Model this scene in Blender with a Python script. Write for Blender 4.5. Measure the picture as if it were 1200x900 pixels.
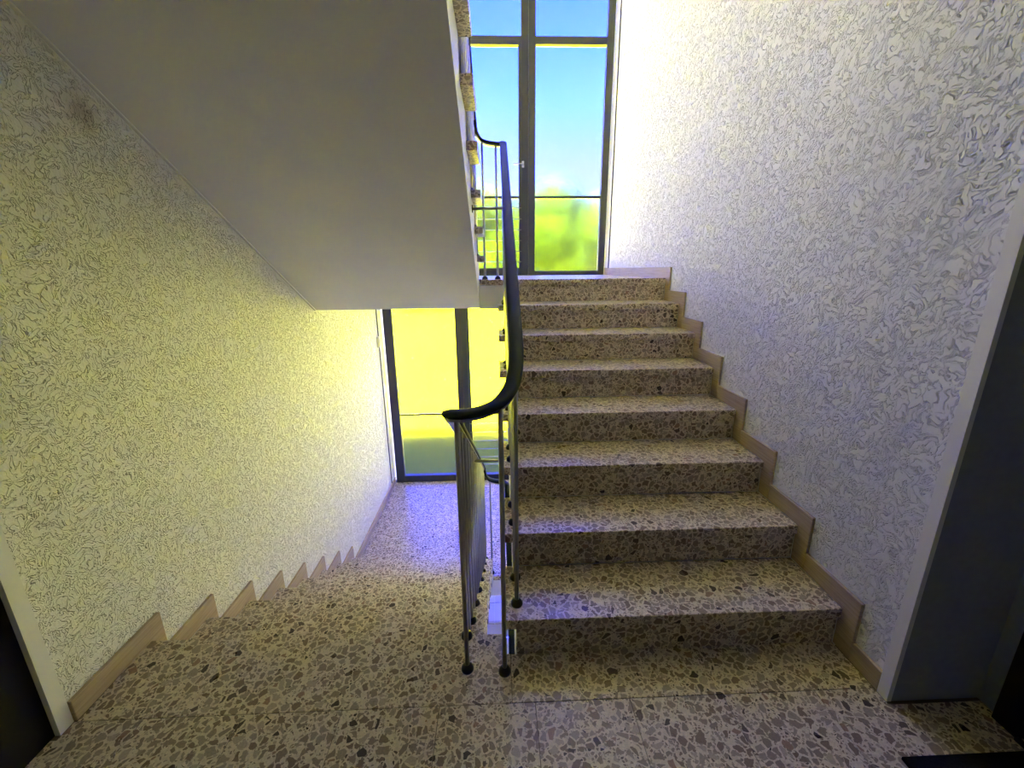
import bpy, bmesh, math, random
from mathutils import Vector, Matrix, noise

for o in list(bpy.data.objects):
    bpy.data.objects.remove(o)
SC = bpy.context.scene
COL = SC.collection
R = random.Random(7)

# ------------------------------------------------------------------ camera
CAM_LOC = Vector((-1.2074, -1.2865, 1.4367))
YAW, PITCH, ROLL, FPX = 0.0338, -0.2661, -0.0088, 494.43
fw = Vector((math.sin(YAW) * math.cos(PITCH), math.cos(YAW) * math.cos(PITCH), math.sin(PITCH)))
rt = Vector((math.cos(YAW), -math.sin(YAW), 0))
up = rt.cross(fw)
rt2 = rt * math.cos(ROLL) + up * math.sin(ROLL)
up2 = up * math.cos(ROLL) - rt * math.sin(ROLL)
cam_data = bpy.data.cameras.new('camera')
cam_data.sensor_fit = 'HORIZONTAL'
cam_data.sensor_width = 36.0
cam_data.lens = FPX / 1200 * 36.0
cam_data.clip_start = 0.02
cam_data.clip_end = 500
cam = bpy.data.objects.new('camera', cam_data)
COL.objects.link(cam)
M = Matrix((rt2, up2, -fw)).transposed().to_4x4()
M.translation = CAM_LOC
cam.matrix_world = M
SC.camera = cam

# ------------------------------------------------------------------ world, sun, exposure
SKY_STRENGTH = 1.0
SUN_STRENGTH = 80.0
SC.view_settings.view_transform = 'Standard'
SC.view_settings.look = 'None'
SC.view_settings.exposure = 1.72
SC.view_settings.gamma = 1.0
SC.view_settings.use_curve_mapping = False
SC.cycles.max_bounces = 16
SC.cycles.diffuse_bounces = 10
SC.cycles.glossy_bounces = 5
SC.cycles.transmission_bounces = 10
SC.cycles.use_denoising = True
SC.cycles.use_guiding = True
SC.cycles.sample_clamp_indirect = 30.0

world = bpy.data.worlds.new('sky')
SC.world = world
world.use_nodes = True
wn, wl = world.node_tree.nodes, world.node_tree.links
wn.clear()
w_out = wn.new('ShaderNodeOutputWorld')
w_bg = wn.new('ShaderNodeBackground')
w_tc = wn.new('ShaderNodeTexCoord')
w_sep = wn.new('ShaderNodeSeparateXYZ')
w_ramp = wn.new('ShaderNodeValToRGB')
for k, (pos, colr) in enumerate([(0.0, (0.26, 0.32, 5.4)), (0.20, (0.21, 0.28, 5.4)), (0.31, (0.11, 0.28, 5.4)), (0.46, (0.038, 0.145, 5.4)), (1.0, (0.038, 0.145, 5.4))]):
    if k in (0, 4): el = w_ramp.color_ramp.elements[0 if k == 0 else -1]
    else: el = w_ramp.color_ramp.elements.new(pos)
    el.position = pos
    el.color = (*colr, 1)
wl.new(w_tc.outputs['Generated'], w_sep.inputs[0])
wl.new(w_sep.outputs['Z'], w_ramp.inputs[0])
wl.new(w_ramp.outputs[0], w_bg.inputs['Color'])
w_bg.inputs['Strength'].default_value = SKY_STRENGTH
wl.new(w_bg.outputs[0], w_out.inputs[0])

sun_data = bpy.data.lights.new('sun', 'SUN')
sun_data.energy = SUN_STRENGTH
sun_data.color = (1.0, 0.92, 0.62)
sun_data.angle = math.radians(0.6)
sun = bpy.data.objects.new('sun', sun_data)
COL.objects.link(sun)
sun_dir = Vector((0.28, 0.62, -0.95))          # high sun behind the building, over the entrance side
sun.rotation_euler = sun_dir.to_track_quat('-Z', 'Y').to_euler()
sun.location = (-6, -14, 22)

# ------------------------------------------------------------------ materials
def new_mat(name):
    m = bpy.data.materials.new(name)
    m.use_nodes = True
    n, l = m.node_tree.nodes, m.node_tree.links
    b = n['Principled BSDF']
    return m, n, l, b

def obj_coords(n, l, scale=(1, 1, 1)):
    g = n.new('ShaderNodeNewGeometry')
    mp = n.new('ShaderNodeMapping')
    mp.inputs['Scale'].default_value = scale
    l.new(g.outputs['Position'], mp.inputs[0])
    return mp.outputs[0]

def noise_node(n, l, vec, scale, detail=2, rough=0.5, dist=0.0):
    t = n.new('ShaderNodeTexNoise')
    t.inputs['Scale'].default_value = scale
    t.inputs['Detail'].default_value = detail
    t.inputs['Roughness'].default_value = rough
    t.inputs['Distortion'].default_value = dist
    l.new(vec, t.inputs['Vector'])
    return t

def ramp(n, l, src, stops, interp='LINEAR'):
    r = n.new('ShaderNodeValToRGB')
    r.color_ramp.interpolation = interp
    while len(r.color_ramp.elements) < len(stops):
        r.color_ramp.elements.new(0.5)
    for el, (p, c) in zip(r.color_ramp.elements, stops):
        el.position = p
        el.color = (c, c, c, 1) if isinstance(c, (int, float)) else (*c, 1)
    l.new(src, r.inputs[0])
    return r.outputs[0]

def math_node(n, l, op, a, b=None):
    t = n.new('ShaderNodeMath'); t.operation = op
    for i, v in enumerate((a, b)):
        if v is None: continue
        if isinstance(v, (int, float)): t.inputs[i].default_value = v
        else: l.new(v, t.inputs[i])
    return t.outputs[0]

def mix_col(n, l, fac, a, b):
    t = n.new('ShaderNodeMix'); t.data_type = 'RGBA'
    for s, v in (('Factor', fac), ('A', a), ('B', b)):
        if isinstance(v, (int, float)): t.inputs[s].default_value = v
        elif isinstance(v, tuple): t.inputs[s].default_value = (*v, 1)
        else: l.new(v, t.inputs[s])
    return t.outputs['Result']

def simple(name, col, rough=0.5, metal=0.0, spec=0.5, var=0.06, vscale=9.0):
    m, n, l, b = new_mat(name)
    v = obj_coords(n, l)
    nz = noise_node(n, l, v, vscale, 4)
    c = ramp(n, l, nz.outputs[0], [(0.3, tuple(x * (1 - var) for x in col)), (0.7, tuple(min(1, x * (1 + var)) for x in col))])
    l.new(c, b.inputs['Base Color'])
    b.inputs['Roughness'].default_value = rough
    b.inputs['Metallic'].default_value = metal
    b.inputs['Specular IOR Level'].default_value = spec
    return m

def terrazzo(name, shift=0.0):
    m, n, l, b = new_mat(name)
    v = obj_coords(n, l)
    # warp so that the chips are irregular
    wz = noise_node(n, l, v, 26, 2)
    sub = n.new('ShaderNodeVectorMath'); sub.operation = 'SUBTRACT'; sub.inputs[1].default_value = (0.5 - shift, 0.5, 0.5)
    l.new(wz.outputs['Color'], sub.inputs[0])
    sc = n.new('ShaderNodeVectorMath'); sc.operation = 'SCALE'; sc.inputs['Scale'].default_value = 0.022
    l.new(sub.outputs[0], sc.inputs[0])
    ad = n.new('ShaderNodeVectorMath'); ad.operation = 'ADD'
    l.new(v, ad.inputs[0]); l.new(sc.outputs[0], ad.inputs[1])
    vec = ad.outputs[0]
    def vor(scale, feat):
        t = n.new('ShaderNodeTexVoronoi'); t.feature = feat
        t.inputs['Scale'].default_value = scale
        l.new(vec, t.inputs['Vector'])
        return t
    big_c = vor(37, 'F1'); big_e = vor(37, 'DISTANCE_TO_EDGE')
    sm_c = vor(88, 'F1'); sm_e = vor(88, 'DISTANCE_TO_EDGE')
    def chan(t, ch):
        s = n.new('ShaderNodeSeparateColor'); l.new(t.outputs['Color'], s.inputs[0]); return s.outputs[ch]
    br, bg_ = chan(big_c, 'Red'), chan(big_c, 'Green')
    sr, sg = chan(sm_c, 'Red'), chan(sm_c, 'Green')
    chip_cols = [(0.0, (0.055, 0.038, 0.028)), (0.022, (0.12, 0.085, 0.058)), (0.05, (0.23, 0.165, 0.11)), (0.28, (0.31, 0.24, 0.17)),
                 (0.50, (0.36, 0.295, 0.22)), (0.72, (0.27, 0.215, 0.155)), (0.86, (0.46, 0.375, 0.28)), (0.97, (0.33, 0.21, 0.135))]
    bcol = ramp(n, l, br, chip_cols, 'CONSTANT')
    scol = ramp(n, l, sr, chip_cols, 'CONSTANT')
    matrix = ramp(n, l, noise_node(n, l, v, 60, 3).outputs[0], [(0.3, (0.64, 0.54, 0.385)), (0.7, (0.78, 0.68, 0.51))])
    # small chips only in some cells, big chips in most
    s_here = math_node(n, l, 'GREATER_THAN', sg, 0.32)
    s_mask = math_node(n, l, 'MULTIPLY', math_node(n, l, 'GREATER_THAN', sm_e.outputs[0], 0.16), s_here)
    b_thr = math_node(n, l, 'ADD', math_node(n, l, 'MULTIPLY', bg_, 0.12), 0.065)
    b_here = math_node(n, l, 'GREATER_THAN', bg_, 0.10)
    b_mask = math_node(n, l, 'MULTIPLY', math_node(n, l, 'GREATER_THAN', big_e.outputs[0], b_thr), b_here)
    c1 = mix_col(n, l, s_mask, matrix, scol)
    c2 = mix_col(n, l, b_mask, c1, bcol)
    # fine mottling inside the chips
    mot = ramp(n, l, noise_node(n, l, v, 180, 3).outputs[0], [(0.3, 0.82), (0.7, 1.1)])
    mm = n.new('ShaderNodeMix'); mm.data_type = 'RGBA'; mm.blend_type = 'MULTIPLY'; mm.inputs['Factor'].default_value = 1
    l.new(c2, mm.inputs['A']); l.new(mot, mm.inputs['B'])
    l.new(mm.outputs['Result'], b.inputs['Base Color'])
    rg = ramp(n, l, noise_node(n, l, v, 14, 4).outputs[0], [(0.3, 0.25), (0.7, 0.40)])
    l.new(rg, b.inputs['Roughness'])
    b.inputs['Specular IOR Level'].default_value = 0.48
    return m

def plaster(name, col, smudge=None, lean=1.0):
    """white paint over rubbed plaster: short wormy grooves"""
    m, n, l, b = new_mat(name)
    v = obj_coords(n, l)
    w = noise_node(n, l, v, 9, 2)
    sub = n.new('ShaderNodeVectorMath'); sub.operation = 'SCALE'; sub.inputs['Scale'].default_value = 0.16
    l.new(w.outputs['Color'], sub.inputs[0])
    ad = n.new('ShaderNodeVectorMath'); ad.operation = 'ADD'
    l.new(v, ad.inputs[0]); l.new(sub.outputs[0], ad.inputs[1])
    # rubbing direction: strokes lean towards the landing
    m1 = n.new('ShaderNodeMapping'); m1.inputs['Rotation'].default_value = (math.radians(45), 0, 0)
    m2 = n.new('ShaderNodeMapping'); m2.inputs['Scale'].default_value = (1, lean, 1)
    l.new(ad.outputs[0], m1.inputs[0]); l.new(m1.outputs[0], m2.inputs[0])
    n1 = noise_node(n, l, m2.outputs[0], 58, 1.0, 0.5, 0.5)
    d1 = math_node(n, l, 'ABSOLUTE', math_node(n, l, 'SUBTRACT', n1.outputs[0], 0.5))
    worm = ramp(n, l, d1, [(0.0, 0.0), (0.022, 0.25), (0.050, 1.0)])
    n2 = noise_node(n, l, v, 30, 2)
    msk = ramp(n, l, n2.outputs[0], [(0.34, 0.0), (0.48, 1.0)])
    inv = math_node(n, l, 'SUBTRACT', 1.0, worm)
    groove = math_node(n, l, 'MULTIPLY', inv, msk)
    n3 = noise_node(n, l, v, 120, 3)
    h = math_node(n, l, 'ADD', math_node(n, l, 'SUBTRACT', 1.0, groove), math_node(n, l, 'MULTIPLY', n3.outputs[0], 0.12))
    bp = n.new('ShaderNodeBump'); bp.inputs['Strength'].default_value = 1.0; bp.inputs['Distance'].default_value = 0.020
    l.new(h, bp.inputs['Height'])
    l.new(bp.outputs[0], b.inputs['Normal'])
    c = ramp(n, l, noise_node(n, l, v, 2.2, 4).outputs[0], [(0.3, tuple(x * 0.96 for x in col)), (0.7, col)])
    l.new(c, b.inputs['Base Color'])
    if smudge:
        ds = n.new('ShaderNodeVectorMath'); ds.operation = 'DISTANCE'; ds.inputs[1].default_value = smudge
        l.new(v, ds.inputs[0])
        dd = math_node(n, l, 'ADD', ds.outputs['Value'], math_node(n, l, 'MULTIPLY', noise_node(n, l, v, 22, 3).outputs[0], 0.05))
        sm = n.new('ShaderNodeMix'); sm.data_type = 'RGBA'; sm.blend_type = 'MULTIPLY'; sm.inputs['Factor'].default_value = 1
        l.new(c, sm.inputs['A']); l.new(ramp(n, l, dd, [(0.03, (0.62, 0.58, 0.54)), (0.11, (1, 1, 1))]), sm.inputs['B'])
        c = sm.outputs['Result']
    l.new(c, b.inputs['Base Color'])
    b.inputs['Roughness'].default_value = 0.62
    b.inputs['Specular IOR Level'].default_value = 0.35
    return m

def skirting_mat():
    m, n, l, b = new_mat('beige_skirting_stone')
    v = obj_coords(n, l, (1, 2.2, 60))
    nz = noise_node(n, l, v, 2.4, 5, 0.6, 0.4)
    c = ramp(n, l, nz.outputs[0], [(0.3, (0.36, 0.265, 0.17)), (0.5, (0.46, 0.36, 0.24)), (0.7, (0.54, 0.43, 0.31))])
    l.new(c, b.inputs['Base Color'])
    b.inputs['Roughness'].default_value = 0.4
    return m

def brushed(name, col, rough):
    m, n, l, b = new_mat(name)
    v = obj_coords(n, l, (300, 300, 6))
    nz = noise_node(n, l, v, 1.0, 2)
    l.new(ramp(n, l, nz.outputs[0], [(0.3, tuple(x * .85 for x in col)), (0.7, col)]), b.inputs['Base Color'])
    l.new(ramp(n, l, nz.outputs[0], [(0.3, rough), (0.7, rough + 0.12)]), b.inputs['Roughness'])
    b.inputs['Metallic'].default_value = 1.0
    return m

def glass_mat():
    m, n, l, b = new_mat('ribbed_obscured_glass')
    v = obj_coords(n, l, (1, 1, 1))
    wv = n.new('ShaderNodeTexWave'); wv.bands_direction = 'Z'; wv.inputs['Scale'].default_value = 55
    wv.inputs['Distortion'].default_value = 1.0
    l.new(v, wv.inputs['Vector'])
    b.inputs['Base Color'].default_value = (0.97, 1.0, 0.98, 1)
    b.inputs['Transmission Weight'].default_value = 1.0
    b.inputs['IOR'].default_value = 1.45
    l.new(ramp(n, l, wv.outputs['Color'], [(0.0, 0.10), (1.0, 0.14)]), b.inputs['Roughness'])
    return m

def leafy(name, c0, c1, scale):
    m, n, l, b = new_mat(name)
    v = obj_coords(n, l)
    nz = noise_node(n, l, v, scale, 5, 0.6)
    l.new(ramp(n, l, nz.outputs[0], [(0.3, c0), (0.7, c1)]), b.inputs['Base Color'])
    b.inputs['Roughness'].default_value = 0.9
    b.inputs['Specular IOR Level'].default_value = 0.0
    return m

TERRAZZO = terrazzo('beige_terrazzo')
PLASTER_L = plaster('rubbed_white_plaster_left', (0.92, 0.91, 0.88), (-2.64, 0.437, 1.976), 0.85)
PLASTER_R = plaster('rubbed_white_plaster_right', (0.92, 0.91, 0.90), None, 0.55)
PAINT = simple('smooth_white_paint', (0.82, 0.815, 0.79), 0.6, var=0.03, vscale=3)
TRIMWHITE = simple('white_edge_bead', (0.84, 0.83, 0.81), 0.5, var=0.02)
GREYPAINT = simple('grey_wall_paint', (0.30, 0.32, 0.38), 0.7, var=0.05, vscale=40)
SKIRT = skirting_mat()
STEEL = brushed('brushed_steel', (0.40, 0.40, 0.385), 0.26)
RAIL = simple('dark_green_plastic', (0.012, 0.022, 0.016), 0.55, var=0.2, spec=0.22)
BLACK = simple('black_plastic', (0.010, 0.010, 0.012), 0.30, var=0.2)
FRAME = simple('dark_grey_window_metal', (0.050, 0.056, 0.075), 0.42, metal=0.0, var=0.05)
GLASS = glass_mat()
CHROME = brushed('satin_chrome', (0.75, 0.75, 0.76), 0.2)
DOOR = simple('dark_stained_wood', (0.012, 0.010, 0.010), 0.6, var=0.2, spec=0.2)
RUBBER = simple('black_mat_fibre', (0.012, 0.012, 0.013), 0.95, var=0.4, vscale=300, spec=0.1)
PLATE = simple('white_switch_plastic', (0.72, 0.70, 0.62), 0.4, var=0.02)
LAWN = leafy('sunny_meadow', (0.47, 0.48, 0.0035), (0.57, 0.57, 0.005), 1.3)
LAWN_SHADE = leafy('shade_darkened_lawn', (0.10, 0.145, 0.009), (0.14, 0.19, 0.012), 6)  # lawn green darkened, the building's shade put into the colour
LEAF_A = leafy('yellow_green_leaves', (0.013, 0.025, 0.0008), (0.022, 0.035, 0.0014), 3)
LEAF_B = leafy('mid_green_leaves', (0.010, 0.022, 0.0008), (0.017, 0.030, 0.0014), 3)
BARK = leafy('bark', (0.10, 0.07, 0.05), (0.2, 0.15, 0.1), 12)
RENDER = leafy('outer_render', (0.30, 0.30, 0.30), (0.36, 0.36, 0.36), 2)

# ------------------------------------------------------------------ mesh helpers
def mesh_obj(name, bm, mat, parent=None, smooth=False):
    me = bpy.data.meshes.new(name)
    bmesh.ops.recalc_face_normals(bm, faces=bm.faces)
    bm.to_mesh(me); bm.free()
    if smooth:
        for p in me.polygons: p.use_smooth = True
    me.materials.append(mat)
    o = bpy.data.objects.new(name, me)
    COL.objects.link(o)
    if parent is not None: o.parent = parent
    return o

def box(bm, lo, hi, bev=0.0, seg=1):
    lo, hi = Vector(lo), Vector(hi)
    r = bmesh.ops.create_cube(bm, size=1.0)
    for v in r['verts']:
        v.co = Vector(((lo[i] + hi[i]) / 2 + v.co[i] * (hi[i] - lo[i])) for i in range(3))
    if bev > 0:
        es = list({e for v in r['verts'] for e in v.link_edges})
        bmesh.ops.bevel(bm, geom=es, offset=bev, segments=seg, affect='EDGES', profile=0.5)

def bx(name, lo, hi, mat, parent=None, bev=0.0, seg=1):
    bm = bmesh.new(); box(bm, lo, hi, bev, seg)
    return mesh_obj(name, bm, mat, parent)

def prism_x(bm, pts, x0, x1):
    """extrude a (y,z) polygon along x"""
    a = [bm.verts.new((x0, y, z)) for y, z in pts]
    b = [bm.verts.new((x1, y, z)) for y, z in pts]
    bm.faces.new(a); bm.faces.new(b[::-1])
    for i in range(len(pts)):
        j = (i + 1) % len(pts)
        bm.faces.new((a[i], b[i], b[j], a[j]))

def prism_z(bm, pts, z0, z1):
    a = [bm.verts.new((x, y, z0)) for x, y in pts]
    b = [bm.verts.new((x, y, z1)) for x, y in pts]
    bm.faces.new(a); bm.faces.new(b[::-1])
    for i in range(len(pts)):
        j = (i + 1) % len(pts)
        bm.faces.new((a[i], b[i], b[j], a[j]))

def tube(bm, p0, p1, r, seg=12):
    p0, p1 = Vector(p0), Vector(p1)
    d = (p1 - p0)
    q = d.to_track_quat('Z', 'Y').to_matrix()
    rings = []
    for p in (p0, p1):
        rings.append([bm.verts.new(p + q @ Vector((r * math.cos(2 * math.pi * i / seg), r * math.sin(2 * math.pi * i / seg), 0))) for i in range(seg)])
    for i in range(seg):
        j = (i + 1) % seg
        bm.faces.new((rings[0][i], rings[0][j], rings[1][j], rings[1][i]))
    bm.faces.new(rings[0][::-1]); bm.faces.new(rings[1])

def lathe(bm, base, prof, seg=16):
    """prof: list of (radius, z) revolved about z through base"""
    base = Vector(base); rings = []
    for r, z in prof:
        if r < 1e-6: rings.append([bm.verts.new(base + Vector((0, 0, z)))])
        else: rings.append([bm.verts.new(base + Vector((r * math.cos(2 * math.pi * i / seg), r * math.sin(2 * math.pi * i / seg), z))) for i in range(seg)])
    for a, b in zip(rings, rings[1:]):
        for i in range(seg):
            j = (i + 1) % seg
            if len(a) == 1 and len(b) > 1: bm.faces.new((a[0], b[i], b[j]))
            elif len(b) == 1 and len(a) > 1: bm.faces.new((a[i], b[0], a[j]))
            elif len(a) > 1: bm.faces.new((a[i], b[i], b[j], a[j]))
    if len(rings[0]) > 1: bm.faces.new(rings[0][::-1])
    if len(rings[-1]) > 1: bm.faces.new(rings[-1])

def empty(name, loc=(0, 0, 0)):
    o = bpy.data.objects.new(name, None)
    o.empty_display_size = 0.1
    o.location = loc
    COL.objects.link(o)
    bpy.context.view_layer.update()
    return o

def tag(o, label, cat, group=None):
    o['label'] = label; o['category'] = cat
    if group: o['group'] = group
    return o

def struct(o):
    o['kind'] = 'structure'
    return o

# ------------------------------------------------------------------ measures (metres; z = 0 is the landing we stand on)
RISE = 0.17
XR, XRS = 0.112, 0.098            # right wall plaster, face of its skirting
XL, XLS = -2.640, -2.624          # left wall plaster, face of its skirting
XU = -1.200                       # well side of the treads going up on the right
XD = -1.288                       # well side of the treads on the left
W = 3.976                         # inner face of the glazed front
H_TOP = 5.25
Y_UP0, G_UP = 0.0, 0.288          # first nosing and going of the right flight
Y_DN0, G_DN = 2.190, 0.2932       # first nosing (lower end) and going of the left flights
Y_NEAR_L = Y_DN0 - 7 * G_DN       # edge of our landing above the left flight
Y_FAR_R = Y_UP0 + 7 * G_UP        # edge of the upper half landing
OV = 0.014                        # nosing overhang
TT = 0.042                        # tread thickness
Z_HI, Z_LO = 8 * RISE, -8 * RISE

# ------------------------------------------------------------------ structure: walls and ceilings
def slab(name, lo, hi, mat):
    return struct(bx(name, lo, hi, mat))

slab('wall_right', (XR, -0.215, -2.95), (XR + 0.31, W + 0.10, H_TOP), PLASTER_R)
slab('wall_left', (XL - 0.31, -0.211, -2.95), (XL, W + 0.10, H_TOP), PLASTER_L)
# smooth beads where the plaster ends at the corners of the landing
slab('trim_1', (XR - 0.014, -0.228, 0), (XR + 0.002, -0.19, 2.49), TRIMWHITE)
slab('trim_2', (XL - 0.012, -0.222, 0), (XL + 0.006, -0.178, 2.49), TRIMWHITE)
# landing side recesses
slab('wall_recess', (XR + 0.002, -0.227, 0), (0.425, -0.2155, 2.49), GREYPAINT)
slab('wall_door_side', (0.425, -2.7, -0.22), (0.60, -0.2, 2.49), GREYPAINT)
slab('wall_left_recess', (-3.6, -0.36, 0), (XL - 0.061, -0.2115, 2.49), GREYPAINT)
slab('wall_left_end', (-3.75, -2.7, -0.22), (-3.6, -0.2, 2.49), GREYPAINT)
slab('wall_back', (-3.75, -2.85, -0.22), (0.6, -2.7, 2.49), GREYPAINT)
slab('ceiling', (-3.75, -2.85, 2.50), (0.6, 0.10, 2.68), PAINT)
# storey above
slab('wall_back_upper', (-3.75, -2.85, 2.68), (0.6, -2.7, H_TOP), PAINT)
slab('wall_left_upper', (-3.75, -2.7, 2.68), (-3.6, -0.2, H_TOP), PAINT)
slab('wall_right_upper', (0.425, -2.7, 2.68), (0.6, -0.2, H_TOP), PAINT)
slab('ceiling_upper', (-3.75, -2.85, H_TOP), (0.6, W + 0.10, H_TOP + 0.25), PAINT)
# storey below
slab('wall_back_lower', (-3.0, -0.5, -2.95), (0.6, -0.36, -0.23), PAINT)
# smooth strips beside the glazing, with the gap's shadow put in as dark strips
slab('trim_3', (XR - 0.004, 3.812, Z_HI), (XR + 0.0, W, H_TOP), TRIMWHITE)
slab('trim_4', (XL, 3.812, Z_LO), (XL + 0.004, W, Z_HI - 0.22), TRIMWHITE)
slab('trim_5', (XR - 0.012, 3.802, Z_HI), (XR, 3.808, H_TOP), FRAME)
slab('trim_6', (XL, 3.802, Z_LO), (XL + 0.010, 3.808, Z_HI - 0.22), FRAME)
# outer face of the building to either side of the stair
slab('wall_facade_left', (-16, W + 0.10, -2.9), (XL - 0.02, W + 0.34, H_TOP + 0.25), RENDER)
slab('wall_facade_right', (XR + 0.02, W + 0.10, -2.9), (14, W + 0.34, H_TOP + 0.25), RENDER)

# ------------------------------------------------------------------ floors made of terrazzo tiles
def tile(parent, pts, z, name='tile', th=0.044, mat=None):
    bm = bmesh.new()
    prism_z(bm, pts, z - th, z)
    top = [e for e in bm.edges if all(abs(v.co.z - z) < 1e-6 for v in e.verts)]
    bmesh.ops.bevel(bm, geom=top, offset=0.0012, segments=1, affect='EDGES')
    return mesh_obj(name, bm, mat or TERRAZZO, parent)

def rect(x0, x1, y0, y1, g=0.0011):
    return [(x0 + g, y0 + g), (x1 - g, y0 + g), (x1 - g, y1 - g), (x0 + g, y1 - g)]

MORTAR = simple('dark_joint_mortar', (0.16, 0.12, 0.085), 0.9)
bm = bmesh.new()
box(bm, (-3.6, -2.7, -0.22), (0.425, 0.0, -0.003))
box(bm, (XL, 0.0, -0.22), (XD, Y_NEAR_L - 0.03, -0.03))
box(bm, (XD, 0.0, -0.22), (XU, 0.108, -0.03))
floor = struct(mesh_obj('floor', bm, MORTAR))
YJ = -0.178
tile(floor, [(XLS, YJ + .001), (XU + 0.02, YJ + .001), (XU + 0.02, 0.0135), (XU, 0.0135), (XU, 0.108), (XD, 0.108), (XD, Y_NEAR_L), (XLS, Y_NEAR_L)], 0.0, 'edge_slab', TT)
tile(floor, rect(XU + 0.021, XRS, YJ, 0.0135), 0.0, 'edge_slab')
xs = [-1.10 + 0.3275 * k for k in range(-8, 6)]
yy = YJ
for row in range(8):
    y0 = yy - 0.3275
    for a, b in zip(xs, xs[1:]):
        a2, b2 = max(a, -3.59), min(b, 0.424)
        if row == 0:
            pass
        if b2 - a2 > 0.02: 
            if row == 0 and (b2 <= XL or a2 >= XR):
                tile(floor, rect(a2, b2, y0, -0.236), 0.0)
            elif row == 0 and a2 < XL:
                tile(floor, [(a2 + .001, y0 + .001), (b2 - .001, y0 + .001), (b2 - .001, YJ - .001), (XL + .008, YJ - .001), (XL + .008, -0.238), (a2 + .001, -0.238)], 0.0)
            elif row == 0 and b2 > XR:
                tile(floor, [(a2 + .001, y0 + .001), (b2 - .001, y0 + .001), (b2 - .001, -0.238), (XR - .016, -0.238), (XR - .016, YJ - .001), (a2 + .001, YJ - .001)], 0.0)
            else:
                tile(floor, rect(a2, b2, y0, yy), 0.0)
    yy = y0

def half_landing(name, z, ynose_r, ynose_l, ywell, body_y0):
    """slab with rows of tiles; ynose_* are the front edges on either side of the well"""
    bm = bmesh.new()
    pts = [(XL, Y_DN0 - 0.0715), (XD - 0.05, Y_DN0 - 0.0715), (XD - 0.05, ywell + 0.006), (XU + 0.05, ywell + 0.006), (XU + 0.05, ynose_r + 0.02), (XR, ynose_r + 0.02), (XR, W + 0.02), (XL, W + 0.02)]
    prism_z(bm, pts, z - 0.222, z - 0.046)
    f = struct(mesh_obj(name, bm, PAINT))
    ys = [ynose_r, 2.60, 2.9275, 3.255, 3.5825, 3.91, W - 0.001]
    # front strips
    tile(f, rect(XU - 0.001, XRS, ynose_r, ys[1]), z, 'edge_slab', TT)
    tile(f, rect(XLS, XD + 0.001, ynose_l, ys[1]), z, 'edge_slab', TT)
    tile(f, rect(XD, XU, ywell, ys[1]), z, 'edge_slab', TT)
    txs = [XLS] + [-2.325 + 0.3275 * k for k in range(0, 8)] + [XRS]
    for a, b in zip(txs, txs[1:]):
        for c, d in zip(ys[1:], ys[2:]):
            tile(f, rect(a, b, c, d), z)
    return f

half_landing('floor_upper_landing', Z_HI, Y_FAR_R, Y_DN0 - 0.012, 2.028, 0)
half_landing('floor_lower_landing', Z_LO, 2.10, Y_DN0 - 0.012, 2.080, 0)

# entrance level glimpsed through the well
bm = bmesh.new()
box(bm, (XL, 2.914, -2.94), (XR, W + 0.10, -2.755))
f0 = struct(mesh_obj('floor_entrance', bm, PAINT))
for a, b in ((2.914, 2.935), (2.935, 3.235), (3.235, 3.60), (3.60, W)):
    for c, d in ((XL, -1.98), (-1.98, -1.30), (-1.30, -0.6), (-0.6, XR)):
        tile(f0, rect(c, d, a, b, 0.003), -2.72, 'tile', 0.034, PLATE)
slab('wall_entrance', (XL, 1.9, -4.4), (XR, 2.0, -2.95), PAINT)
slab('floor_basement', (XL, -0.4, -3.05), (XR, 2.914, -2.95), PAINT)

# ------------------------------------------------------------------ stair flights
def flight(name, label, xa, xb, body_xa, body_xb, y0, g, d, z0, last_tread):
    """d = +1 climbs away from the viewer, -1 climbs towards the viewer"""
    root = tag(empty(name, ((xa + xb) / 2, y0, z0)), label, 'staircase')
    inv = Vector(root.location)
    def link(o):
        o.parent = root
        o.matrix_parent_inverse = Matrix.Translation(-inv)
        return o
    nose = lambda i: y0 + d * g * (i - 1)
    # body: stepped top, sloping soffit
    pts = [(nose(1) + d * 0.03, z0 - 0.03)]
    for i in range(1, 8):
        pts.append((nose(i) + d * 0.03, z0 + i * RISE - TT))
        pts.append((nose(i + 1) + d * 0.03, z0 + i * RISE - TT))
    ytop = nose(8) + d * 0.03
    pts.append((ytop, z0 + 8 * RISE - TT))
    slope = RISE / g
    sof = lambda y: z0 - 0.222 + slope * d * (y - (y0 + d * 0.072))
    pts.append((ytop, sof(ytop)))
    ybot = y0 + d * 0.072
    pts.append((ybot, sof(ybot)))
    pts.append((ybot, z0 - 0.045))
    pts.append((nose(1) + d * 0.03, z0 - 0.045))
    bm = bmesh.new(); prism_x(bm, pts, body_xa, body_xb)
    bmesh.ops.triangulate(bm, faces=[f for f in bm.faces if len(f.verts) > 4])
    link(mesh_obj('body', bm, PAINT))
    for i in range(1, 9):
        z = z0 + i * RISE
        ya, yb_ = nose(i) + d * OV, nose(i) + d * 0.034
        rx0 = xa if xa < -2 else body_xa + 0.0
        rx1 = xb if xb > -1 else body_xb
        if xa < -2: rx1 = body_xb - 0.0
        bm = bmesh.new()
        box(bm, (rx0, min(ya, yb_), z - RISE + (0.0012 if i > 1 else -0.044)), (rx1, max(ya, yb_), z - TT - 0.0012), 0.0012)
        link(mesh_obj('riser', bm, TERRAZZO))
        if i < 8 or last_tread:
            n0, n1 = nose(i), nose(i + 1) + d * (OV - 0.001)
            bm = bmesh.new()
            box(bm, (xa, min(n0, n1), z - TT), (xb, max(n0, n1), z), 0.0035, 2)
            link(mesh_obj('tread', bm, TERRAZZO))
    return root

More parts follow.
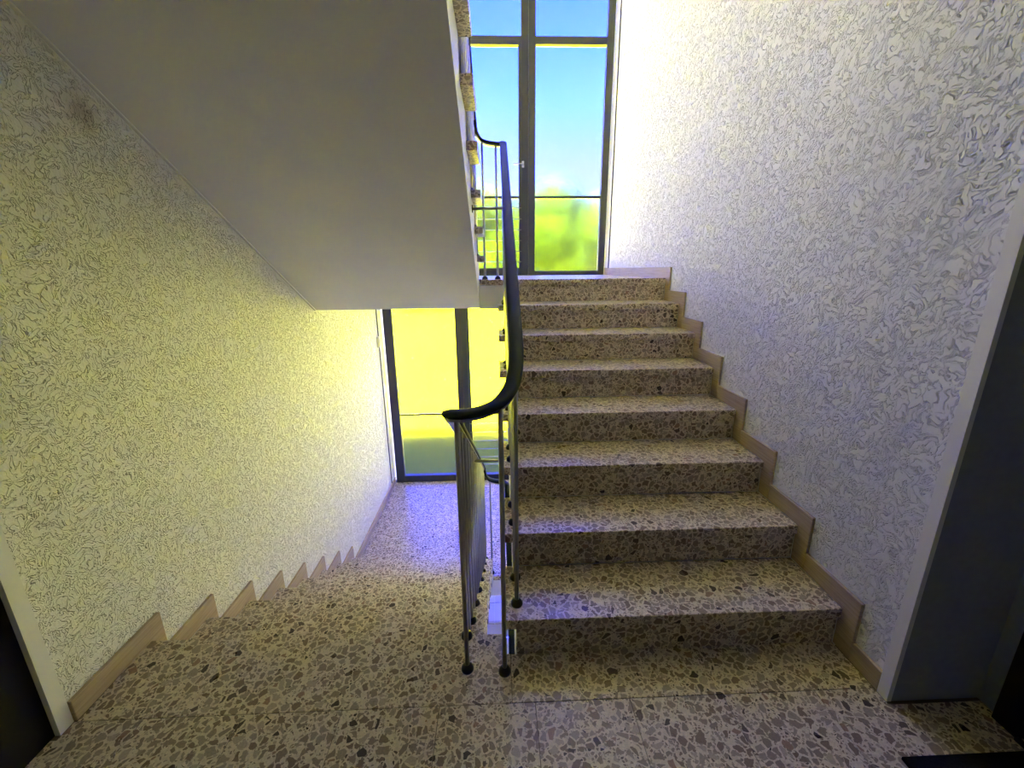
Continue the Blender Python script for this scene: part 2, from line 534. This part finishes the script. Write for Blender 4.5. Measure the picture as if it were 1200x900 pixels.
flight('stair_flight', 'terrazzo stair flight climbing along the right wall to the upper landing', XU, XRS - 0.001, XU + 0.045, XR, Y_UP0, G_UP, 1, 0.0, False)
flight('stair_flight', 'terrazzo stair flight leading down along the left wall to the lower landing', XLS + 0.001, XD, XL, XD - 0.055, Y_DN0, G_DN, -1, Z_LO, False)
flight('stair_flight', 'overhead stair flight showing its smooth pale sloping underside', XLS + 0.001, XD, XL, XD - 0.055, Y_DN0, G_DN, -1, Z_HI, True)
# pale bead between the overhead soffit and the left wall
sl = RISE / G_DN
sof = lambda y: Z_HI - 0.222 + sl * (Y_DN0 - 0.072 - y)
bm = bmesh.new()
prism_x(bm, [(Y_DN0 - 0.075, sof(Y_DN0 - 0.075) - 0.006), (0.13, sof(0.13) - 0.006), (0.13, sof(0.13)), (Y_DN0 - 0.075, sof(Y_DN0 - 0.075))], XL, XL + 0.014)
struct(mesh_obj('trim_7', bm, TRIMWHITE))

# ------------------------------------------------------------------ skirting, one stone at a time
SH, SF = 0.080, 0.066
def stone(parent, x0, x1, ya, yb, z0, z1):
    bm = bmesh.new(); box(bm, (x0, min(ya, yb) + .0006, z0), (x1, max(ya, yb) - .0006, z1), 0.002)
    return mesh_obj('skirting_stone', bm, SKIRT, parent)

def stepped(parent, x0, x1, y0, g, d, z0, y_start, y_end):
    nose = lambda i: y0 + d * g * (i - 1)
    stone(parent, x0, x1, y_start, nose(1) - d * SF, z0, z0 + SH)
    for i in range(1, 9):
        z = z0 + i * RISE
        a = nose(i) - d * SF
        b = nose(i + 1) - d * SF if i < 8 else y_end
        e1, q = d * 0.0006, nose(i) + d * (OV - 0.001)
        bm = bmesh.new()
        prism_x(bm, [(a + e1, z - RISE), (a + e1, z + SH), (b - e1, z + SH), (b - e1, z + .0004), (q, z + .0004), (q, z - RISE)], x0, x1)
        bmesh.ops.bevel(bm, geom=[e for e in bm.edges], offset=0.0016, segments=1, affect='EDGES')
        mesh_obj('skirting_stone', bm, SKIRT, parent)

base_r = struct(empty('baseboard_right', (XR, 0, 0))); base_r_pieces = base_r
def fixparent(root):
    for c in root.children:
        c.matrix_parent_inverse = Matrix.Translation(-Vector(root.location))
stepped(base_r, XRS, XR, Y_UP0, G_UP, 1, 0.0, -0.189, 2.9)
stone(base_r, XRS, XR, 2.9, 3.806, Z_HI, Z_HI + SH)
stone(base_r, XRS, XR, 3.815, W, Z_HI, Z_HI + SH)
fixparent(base_r)
base_l = struct(empty('baseboard_left', (XL, 0, 0)))
stepped(base_l, XL, XLS, Y_DN0, G_DN, -1, Z_LO, 2.9, -0.176)
stone(base_l, XL, XLS, 2.9, 3.806, Z_LO, Z_LO + SH)
stone(base_l, XL, XLS, 3.815, W, Z_LO, Z_LO + SH)
fixparent(base_l)

# ------------------------------------------------------------------ glazed front
def win(name, z0, z1, zt0, zt1, z_bar, ztop, handle_z, bars):
    """three bays between z0 and z1; transom zt0..zt1; panes above it up to ztop"""
    root = struct(empty(name, (-1.25, W, z0)))
    Pm = Matrix.Translation(-Vector(root.location))
    def part(nm, lo, hi, mat, parent=None, bev=0.003):
        o = bx(nm, lo, hi, mat, None, bev)
        o.parent = parent or root
        if parent is None: o.matrix_parent_inverse = Pm
        else: o.matrix_parent_inverse = Pm
        return o
    y0, y1 = W, W + 0.07
    XA, XB = -2.612, 0.098
    m1, m2 = (-1.735, -1.592), (-0.900, -0.745)
    gl, gr = -2.500, 0.022
    part('jamb', (XA, y0, z0), (gl, y1, ztop), FRAME)
    part('jamb', (gr, y0, z0), (XB, y1, ztop), FRAME)
    for a, b in (m1, m2):
        c = (a + b) / 2
        part('mullion', (a, y0 + 0.006, z0), (c - 0.0015, y1, ztop), FRAME)
        part('mullion', (c + 0.0015, y0 - 0.012, z0), (b, y1, ztop), FRAME)
    part('sill_rail', (gl, y0 + 0.004, z0), (m1[0], y1, z0 + 0.088), FRAME)
    part('sill_rail', (m2[1], y0 + 0.004, z0), (gr, y1, z0 + 0.050), FRAME)
    part('transom', (gl, y0 + 0.004, zt0), (m1[0], y1, zt1), FRAME)
    part('transom', (m2[1], y0 + 0.004, zt0), (gr, y1, zt1), FRAME)
    part('transom', (m1[1], y0 + 0.004, zt1 - 0.045), (m2[0], y1, zt1), FRAME)
    # opening sash in the middle bay
    sash = empty('sash', (-1.25, W, z0)); sash.parent = root; sash.matrix_parent_inverse = Pm
    s0, s1, st = m1[1] + 0.002, m2[0] - 0.002, 0.030
    part('stile', (s0, y0 - 0.012, z0 + 0.004), (s0 + st, y1 - 0.012, zt1 - 0.048), FRAME, sash)
    part('stile', (s1 - st, y0 - 0.012, z0 + 0.004), (s1, y1 - 0.012, zt1 - 0.048), FRAME, sash)
    part('sash_rail', (s0 + st, y0 - 0.012, z0 + 0.004), (s1 - st, y1 - 0.012, z0 + 0.088), FRAME, sash)
    part('sash_rail', (s0 + st, y0 - 0.012, zt0 - 0.012), (s1 - st, y1 - 0.012, zt1 - 0.048), FRAME, sash)
    if handle_z is not None:
        h = part('handle_plate', (s1 + 0.006, y0 - 0.022, handle_z - 0.035), (s1 + 0.032, y0 - 0.012, handle_z + 0.035), CHROME, sash)
        bm = bmesh.new()
        tube(bm, (s1 + 0.019, y0 - 0.012, handle_z), (s1 + 0.019, y0 - 0.052, handle_z), 0.009)
        tube(bm, (s1 + 0.028, y0 - 0.050, handle_z), (s1 - 0.085, y0 - 0.052, handle_z - 0.002), 0.008)
        o = mesh_obj('lever', bm, CHROME, sash, True); o.matrix_parent_inverse = Pm
    # glazing bars and panes
    yb = W + 0.012
    for a, b in ((gl, m1[0]), (s0 + st, s1 - st), (m2[1], gr)):
        part('glazing_bar', (a, yb, z_bar - 0.014), (b, W + 0.034, z_bar + 0.014), FRAME)
    for a, b, c0, c1 in ((gl, m1[0], z0 + 0.088, zt0), (s0 + st, s1 - st, z0 + 0.088, zt0 - 0.012), (m2[1], gr, z0 + 0.05, zt0)):
        part('pane', (a - 0.004, W + 0.036, c0 - 0.004), (b + 0.004, W + 0.044, c1 + 0.004), GLASS, None, 0)
    if ztop > zt1 + 0.1:
        for a, b in ((gl, m1[0]), (m1[1], m2[0]), (m2[1], gr)):
            part('pane', (a - 0.004, W + 0.036, zt1 - 0.004), (b + 0.004, W + 0.044, ztop - 0.06), GLASS, None, 0)
            part('head_rail', (a, y0 + 0.004, ztop - 0.065), (b, y1, ztop), FRAME)
    # guard rods across the opening bay, clear of the glass
    if bars:
        g = tag(empty('window_guard', (-1.25, W - 0.02, bars[0])), 'thin horizontal guard rods across the %s opening window' % ('upper' if z0 > 0 else 'lower'), 'guard rail', 'guard rods at the opening windows')
        Gm = Matrix.Translation(-Vector(g.location))
        for zb in bars:
            bm = bmesh.new(); tube(bm, (s0 + 0.002, W - 0.020, zb), (s1 - 0.002, W - 0.020, zb), 0.0045, 8)
            o = mesh_obj('guard_rod', bm, STEEL, g, True); o.matrix_parent_inverse = Gm
    return root

win('window_1', Z_HI + 0.001, 3.8, 3.742, 3.818, 2.237, H_TOP, 2.577, [2.118, 1.997, 1.878, 1.759, 1.637, 1.519])
win('window_2', Z_LO + 0.001, 1.1, 1.022, 1.098, -0.400, 1.10, 1.577 - 1.72, [-0.527, -0.650, -0.769, -0.887, -1.003, -1.113])
slab('trim_8', (XL, W + 0.01, 1.10), (XR, W + 0.08, Z_HI), FRAME)
# entrance level glazing below the lower landing
w3 = struct(empty('window_3', (-1.25, W, -2.72)))
for nm, lo, hi, mt in (('jamb', (-2.612, W, -2.72), (-2.5, W + .07, -1.56), FRAME), ('jamb', (.022, W, -2.72), (.098, W + .07, -1.56), FRAME),
                       ('mullion', (-1.735, W, -2.72), (-1.592, W + .07, -1.56), FRAME), ('mullion', (-.9, W, -2.72), (-.745, W + .07, -1.56), FRAME),
                       ('pane', (-2.504, W + .036, -2.70), (-1.731, W + .044, -1.58), GLASS), ('pane', (-1.596, W + .036, -2.70), (-.896, W + .044, -1.58), GLASS),
                       ('pane', (-.749, W + .036, -2.70), (.026, W + .044, -1.58), GLASS)):
    o = bx(nm, lo, hi, mt, w3); o.matrix_parent_inverse = Matrix.Translation(-Vector(w3.location))
slab('trim_9', (XL, W + 0.02, -1.565), (XR, W + 0.08, Z_LO - 0.002), FRAME)

# ------------------------------------------------------------------ stair railing
rail_root = tag(empty('stair_railing', (-1.25, 0, 0)), 'dark green handrail on steel balusters winding around the narrow stairwell', 'railing')
XB_U, XB_D = -1.150, -1.352        # baluster lines right and left of the well
def catmull(pts, sub=8):
    P = [Vector(p) for p in pts]
    out = []
    for i in range(len(P) - 1):
        p0 = P[max(i - 1, 0)]; p1 = P[i]; p2 = P[i + 1]; p3 = P[min(i + 2, len(P) - 1)]
        if (p2 - p1).length > 0.35:
            # straight run
            out.append(p1.copy()); out.append(p1.lerp(p2, 0.5)); continue
        if (p1 - p0).length > 0.35: p0 = p1 + (p0 - p1).normalized() * (p2 - p1).length
        if (p3 - p2).length > 0.35: p3 = p2 + (p3 - p2).normalized() * (p2 - p1).length
        for k in range(sub):
            t = k / sub
            out.append(0.5 * ((2 * p1) + (p2 - p0) * t + (2 * p0 - 5 * p1 + 4 * p2 - p3) * t * t + (3 * p1 - p0 - 3 * p2 + p3) * t ** 3))
    out.append(P[-1].copy())
    return out

def sweep(bm, path, prof):
    """profile (lateral, up) swept along the path, lateral kept level"""
    rings = []
    n = len(path)
    for i, p in enumerate(path):
        t = (path[min(i + 1, n - 1)] - path[max(i - 1, 0)]).normalized()
        lat = t.cross(Vector((0, 0, 1))).normalized()
        u = lat.cross(t).normalized()
        rings.append([bm.verts.new(p + lat * a + u * b) for a, b in prof])
    m = len(prof)
    for a, b in zip(rings, rings[1:]):
        for i in range(m):
            j = (i + 1) % m
            bm.faces.new((a[i], a[j], b[j], b[i]))
    bm.faces.new(rings[0][::-1]); bm.faces.new(rings[-1])

XH_U, XH_D = -1.142, -1.360
zu = lambda y: 1.090 + (RISE / G_UP) * y           # top of the rail over the right flight
zd = lambda y: 1.000 - (RISE / G_DN) * y           # over the left flight down
zo = lambda y: zd(y) + 2.72                        # over the overhead flight
near_turn = lambda dz: [(XH_U, .22, zu(.22) + dz), (XH_U - .002, .13, zu(.13) + dz), (XH_U - .010, .06, 1.121 + dz), (XH_U - .028, .0, 1.084 + dz), (-1.205, -.048, 1.056 + dz),
             (-1.252, -.072, 1.040 + dz), (-1.30, -.082, 1.032 + dz), (-1.335, -.080, 1.030 + dz), (-1.354, -.062, 1.026 + dz), (XH_D, -.030, 1.014 + dz), (XH_D, .05, zd(.05) + dz), (XH_D, .12, zd(.12) + dz)]
far_turn = lambda dz: [(XH_D, 1.95, zd(1.95) + dz), (XH_D, 2.03, zd(2.03) + dz), (XH_D + .004, 2.09, zd(2.09) - .012 + dz), (-1.345, 2.125, -.295 + dz), (-1.315, 2.14, -.350 + dz), (-1.28, 2.142, -.374 + dz), (-1.23, 2.14, -.386 + dz),
            (-1.185, 2.137, -.391 + dz), (-1.158, 2.118, -.396 + dz), (XH_U - .002, 2.08, zu(2.08) - 2.72 + .003 + dz), (XH_U, 2.02, zu(2.02) - 2.72 + dz), (XH_U, 1.95, zu(1.95) - 2.72 + dz)]
# from the top: overhead flight, upper half landing, right flight, our landing, left flight, lower half landing, flight below
way = [(XH_D, 0.0, zo(0.0))] + far_turn(2.72) + near_turn(0.0) + far_turn(0.0) + [(XH_U, 0.2, zu(.2) - 2.72)]
path = catmull(way)
CAP = [(-.025, -.010), (-.0215, -.014), (-.012, -.014), (.012, -.014), (.0215, -.014), (.025, -.010), (.0255, -.002), (.023, .004), (.016, .0075), (.008, .009), (0, .0095), (-.008, .009), (-.016, .0075), (-.023, .004), (-.0255, -.002)]
bm = bmesh.new(); sweep(bm, [p - Vector((0, 0, .0095)) for p in path], CAP)
o = mesh_obj('handrail', bm, RAIL, rail_root, True); o.matrix_parent_inverse = Matrix.Translation((1.25, 0, 0))
bm = bmesh.new(); sweep(bm, [p - Vector((0, 0, .0285)) for p in path], [(-.018, -.005), (.018, -.005), (.018, .006), (-.018, .006)])
o = mesh_obj('steel_strap', bm, STEEL, rail_root); o.matrix_parent_inverse = Matrix.Translation((1.25, 0, 0))

bm = bmesh.new(); lathe(bm, (0, 0, 0), [(.0225, 0), (.0235, .006), (.0215, .014), (.0165, .021), (.0105, .025), (.0085, .026)], 16)
collar0 = mesh_obj('foot_collar', bm, BLACK, None, True); collar_me = collar0.data
bpy.data.objects.remove(collar0)
RM = Matrix.Translation((1.25, 0, 0))
def baluster(x, y, z0, z1, bend=None):
    bm = bmesh.new()
    tube(bm, (0, 0, 0.004), (0, 0, z1 - z0), .0085, 12)
    o = mesh_obj('baluster', bm, STEEL, None, True)
    for p in o.data.polygons:
        if len(p.vertices) > 4: p.use_smooth = False
    o.location = (x, y, z0); o.parent = rail_root; o.matrix_parent_inverse = RM
    c = bpy.data.objects.new('foot_collar', collar_me); COL.objects.link(c); c.parent = o
    return o
for dz, rng in ((0.0, range(0, 14)),):
    for k in rng:                                    # right flight: two on each tread
        y = 0.080 + 0.1445 * k
        i = k // 2 + 1
        y = (i - 1) * G_UP + (0.080 if k % 2 == 0 else 0.2245)
        baluster(XB_U, y, i * RISE, zu(y) - .032)
for dz in (0.0, 2.72):
    for k in range(14):                              # left flight and the overhead one
        i = k // 2 + 1                               # counted up from the lower landing
        y = Y_DN0 - (i - 1) * G_DN - (0.080 if k % 2 == 0 else 0.2265)
        baluster(XB_D, y, Z_LO + dz + i * RISE, zd(y) + dz - .032)
baluster(-1.340, -0.045, 0, 1.000)
baluster(XB_D, 0.100, 0, zd(.10) - .032)
baluster(-1.202, -0.062, 0, 1.024)
for dz in (0.0, 2.72):
    baluster(-1.296, 2.130, Z_LO + dz, -.395 + dz)
    baluster(-1.196, 2.126, Z_LO + dz, -.418 + dz)
def stabiliser(y, z, x_wall, x_rail):
    d = 1 if x_rail > x_wall else -1
    bm = bmesh.new(); tube(bm, (x_wall, y, z), (x_rail, y, z + .004), .0085, 12)
    o = mesh_obj('stabiliser_bar', bm, STEEL, rail_root, True); o.matrix_parent_inverse = RM
    bm = bmesh.new(); tube(bm, (x_wall, y, z), (x_wall + d * .006, y, z), .022, 16)
    mesh_obj('wall_flange', bm, BLACK, o)
# bars that brace the railing against the flank of the flight opposite
stabiliser(1.3765, 1.779, XD - .055, XB_U)
stabiliser(0.937, 0.374, XU + .045, XB_D)

# ------------------------------------------------------------------ doors, mat, switch
d1 = struct(empty('door_1', (0.425, -0.9, 0)))
D1 = Matrix.Translation(-Vector(d1.location))
for nm, lo, hi, mt in (('door_leaf', (0.405, -1.32, 0.012), (0.4245, -0.36, 2.06), DOOR), ('door_frame', (0.395, -0.36, 0), (0.4245, -0.29, 2.13), DOOR),
                       ('door_frame', (0.395, -1.39, 0), (0.4245, -1.32, 2.13), DOOR), ('door_frame', (0.395, -1.32, 2.06), (0.4245, -0.36, 2.13), DOOR),
                       ('threshold', (0.385, -1.32, 0.0), (0.405, -0.36, 0.010), DOOR)):
    o = bx(nm, lo, hi, mt, d1, 0.002); o.matrix_parent_inverse = D1
bm = bmesh.new(); tube(bm, (0.405, -1.22, 1.05), (0.35, -1.22, 1.05), .009); tube(bm, (0.352, -1.225, 1.05), (0.352, -1.10, 1.05), .009)
o = mesh_obj('door_handle', bm, CHROME, d1, True); o.matrix_parent_inverse = D1
d2 = struct(empty('door_2', (-3.1, -0.36, 0)))
D2 = Matrix.Translation(-Vector(d2.location))
for nm, lo, hi, mt in (('door_leaf', (-3.53, -0.378, 0.012), (-2.72, -0.361, 2.06), DOOR), ('door_frame', (-2.72, -0.385, 0), (-2.662, -0.361, 2.13), DOOR),
                       ('door_frame', (-3.59, -0.385, 0), (-3.53, -0.361, 2.13), DOOR), ('door_frame', (-3.53, -0.385, 2.06), (-2.72, -0.361, 2.13), DOOR)):
    o = bx(nm, lo, hi, mt, d2, 0.002); o.matrix_parent_inverse = D2
slab('trim_10', (XL - 0.0615, -0.36, 0), (XL - 0.0125, -0.2118, 2.49), DOOR)

mat_o = bx('doormat', (-0.015, -1.0, 0.0), (0.382, -0.398, 0.012), RUBBER, None, 0.003)
tag(mat_o, 'black doormat on the terrazzo floor before the dark door', 'doormat')

sw = tag(empty('wall_switch', (XL, 3.765, 0.61)), 'small pale box switch high on the left wall beside the lower window', 'switch')
S = Matrix.Translation(-Vector(sw.location))
o = bx('switch_housing', (XL, 3.730, 0.545), (XL + 0.030, 3.798, 0.675), PLATE, sw, 0.004, 2); o.matrix_parent_inverse = S
o = bx('rocker', (XL + 0.030, 3.742, 0.570), (XL + 0.036, 3.786, 0.650), PLATE, sw, 0.002); o.matrix_parent_inverse = S

# ------------------------------------------------------------------ outside
bm = bmesh.new()
N = 24
vs = [[bm.verts.new((-70 + 140 * i / N, W + 0.34 + (110) * (j / N) ** 1.6, -2.80 + (0.25 * noise.noise(Vector((i * .7, j * .6, 0))) if j > 3 else 0) * min(1, j / 10))) for i in range(N + 1)] for j in range(N + 1)]
for j in range(N):
    for i in range(N):
        bm.faces.new((vs[j][i], vs[j][i + 1], vs[j + 1][i + 1], vs[j + 1][i]))
struct(mesh_obj('floor_meadow', bm, LAWN, None, True))

slab('floor_lawn_shade_strip', (-30, W + 0.34, -2.85), (30, 9.1, -2.785), LAWN_SHADE)  # near lawn in the building's shade, painted as a darker green strip

def tree(x, y, h, rad, leaf, label, seed):
    rr = random.Random(seed)
    root = tag(empty('tree', (x, y, -2.8)), label, 'tree', 'trees beyond the meadow')
    bm = bmesh.new()
    lathe(bm, (0, 0, -0.1), [(.24, 0), (.17, .8), (.14, h * .55)], 10)
    t = mesh_obj('trunk', bm, BARK, root, True)
    bm = bmesh.new()
    for k in range(9):
        a = rr.uniform(0, 6.28); q = rr.uniform(0, .62) * rad
        zc = h * rr.uniform(.30, .80)
        rs = rad * rr.uniform(.42, .66)
        if zc + rs > h: zc = h - rs
        m = bmesh.ops.create_icosphere(bm, subdivisions=3, radius=rs)
        for v in m['verts']:
            d = v.co.normalized()
            v.co += d * rs * .28 * noise.noise(d * 3.1 + Vector((k * 3.3, seed, 0)))
            v.co += d * rs * .16 * noise.noise(d * 8.0 + Vector((seed, k * 2.3, 0)))
            v.co += Vector((q * math.cos(a), q * math.sin(a), zc))
    mesh_obj('crown', bm, leaf, root)
    return root
for i, (x, y, h, rad, lf, lb) in enumerate([
        (-23.0, 47, 14.0, 6.5, LEAF_A, 'bushy yellow-green tree beyond the meadow, blurred behind the glass, far left'),
        (-11.5, 44, 12.6, 5.2, LEAF_B, 'bushy green tree seen through the left glass panes'),
        (-3.0, 53, 14.4, 5.6, LEAF_A, 'yellow-green tree seen through the opening window pane'),
        (3.2, 42, 13.6, 5.0, LEAF_B, 'tallest green tree seen through the right upper pane'),
        (10.6, 53, 13.8, 6.0, LEAF_A, 'yellow-green tree at the right edge of the right pane'),
        (21.5, 45, 13.6, 6.0, LEAF_B, 'bushy green tree beyond the meadow, far right'),
        (4.6, 66, 17.2, 6.6, LEAF_A, 'pale green tree behind the tallest tree, filling the gap beside it'),
        (-9.5, 66, 17.0, 6.6, LEAF_B, 'green tree standing behind the trees of the left panes')]):
    tree(x, y, h, rad, lf, lb, i + 3)
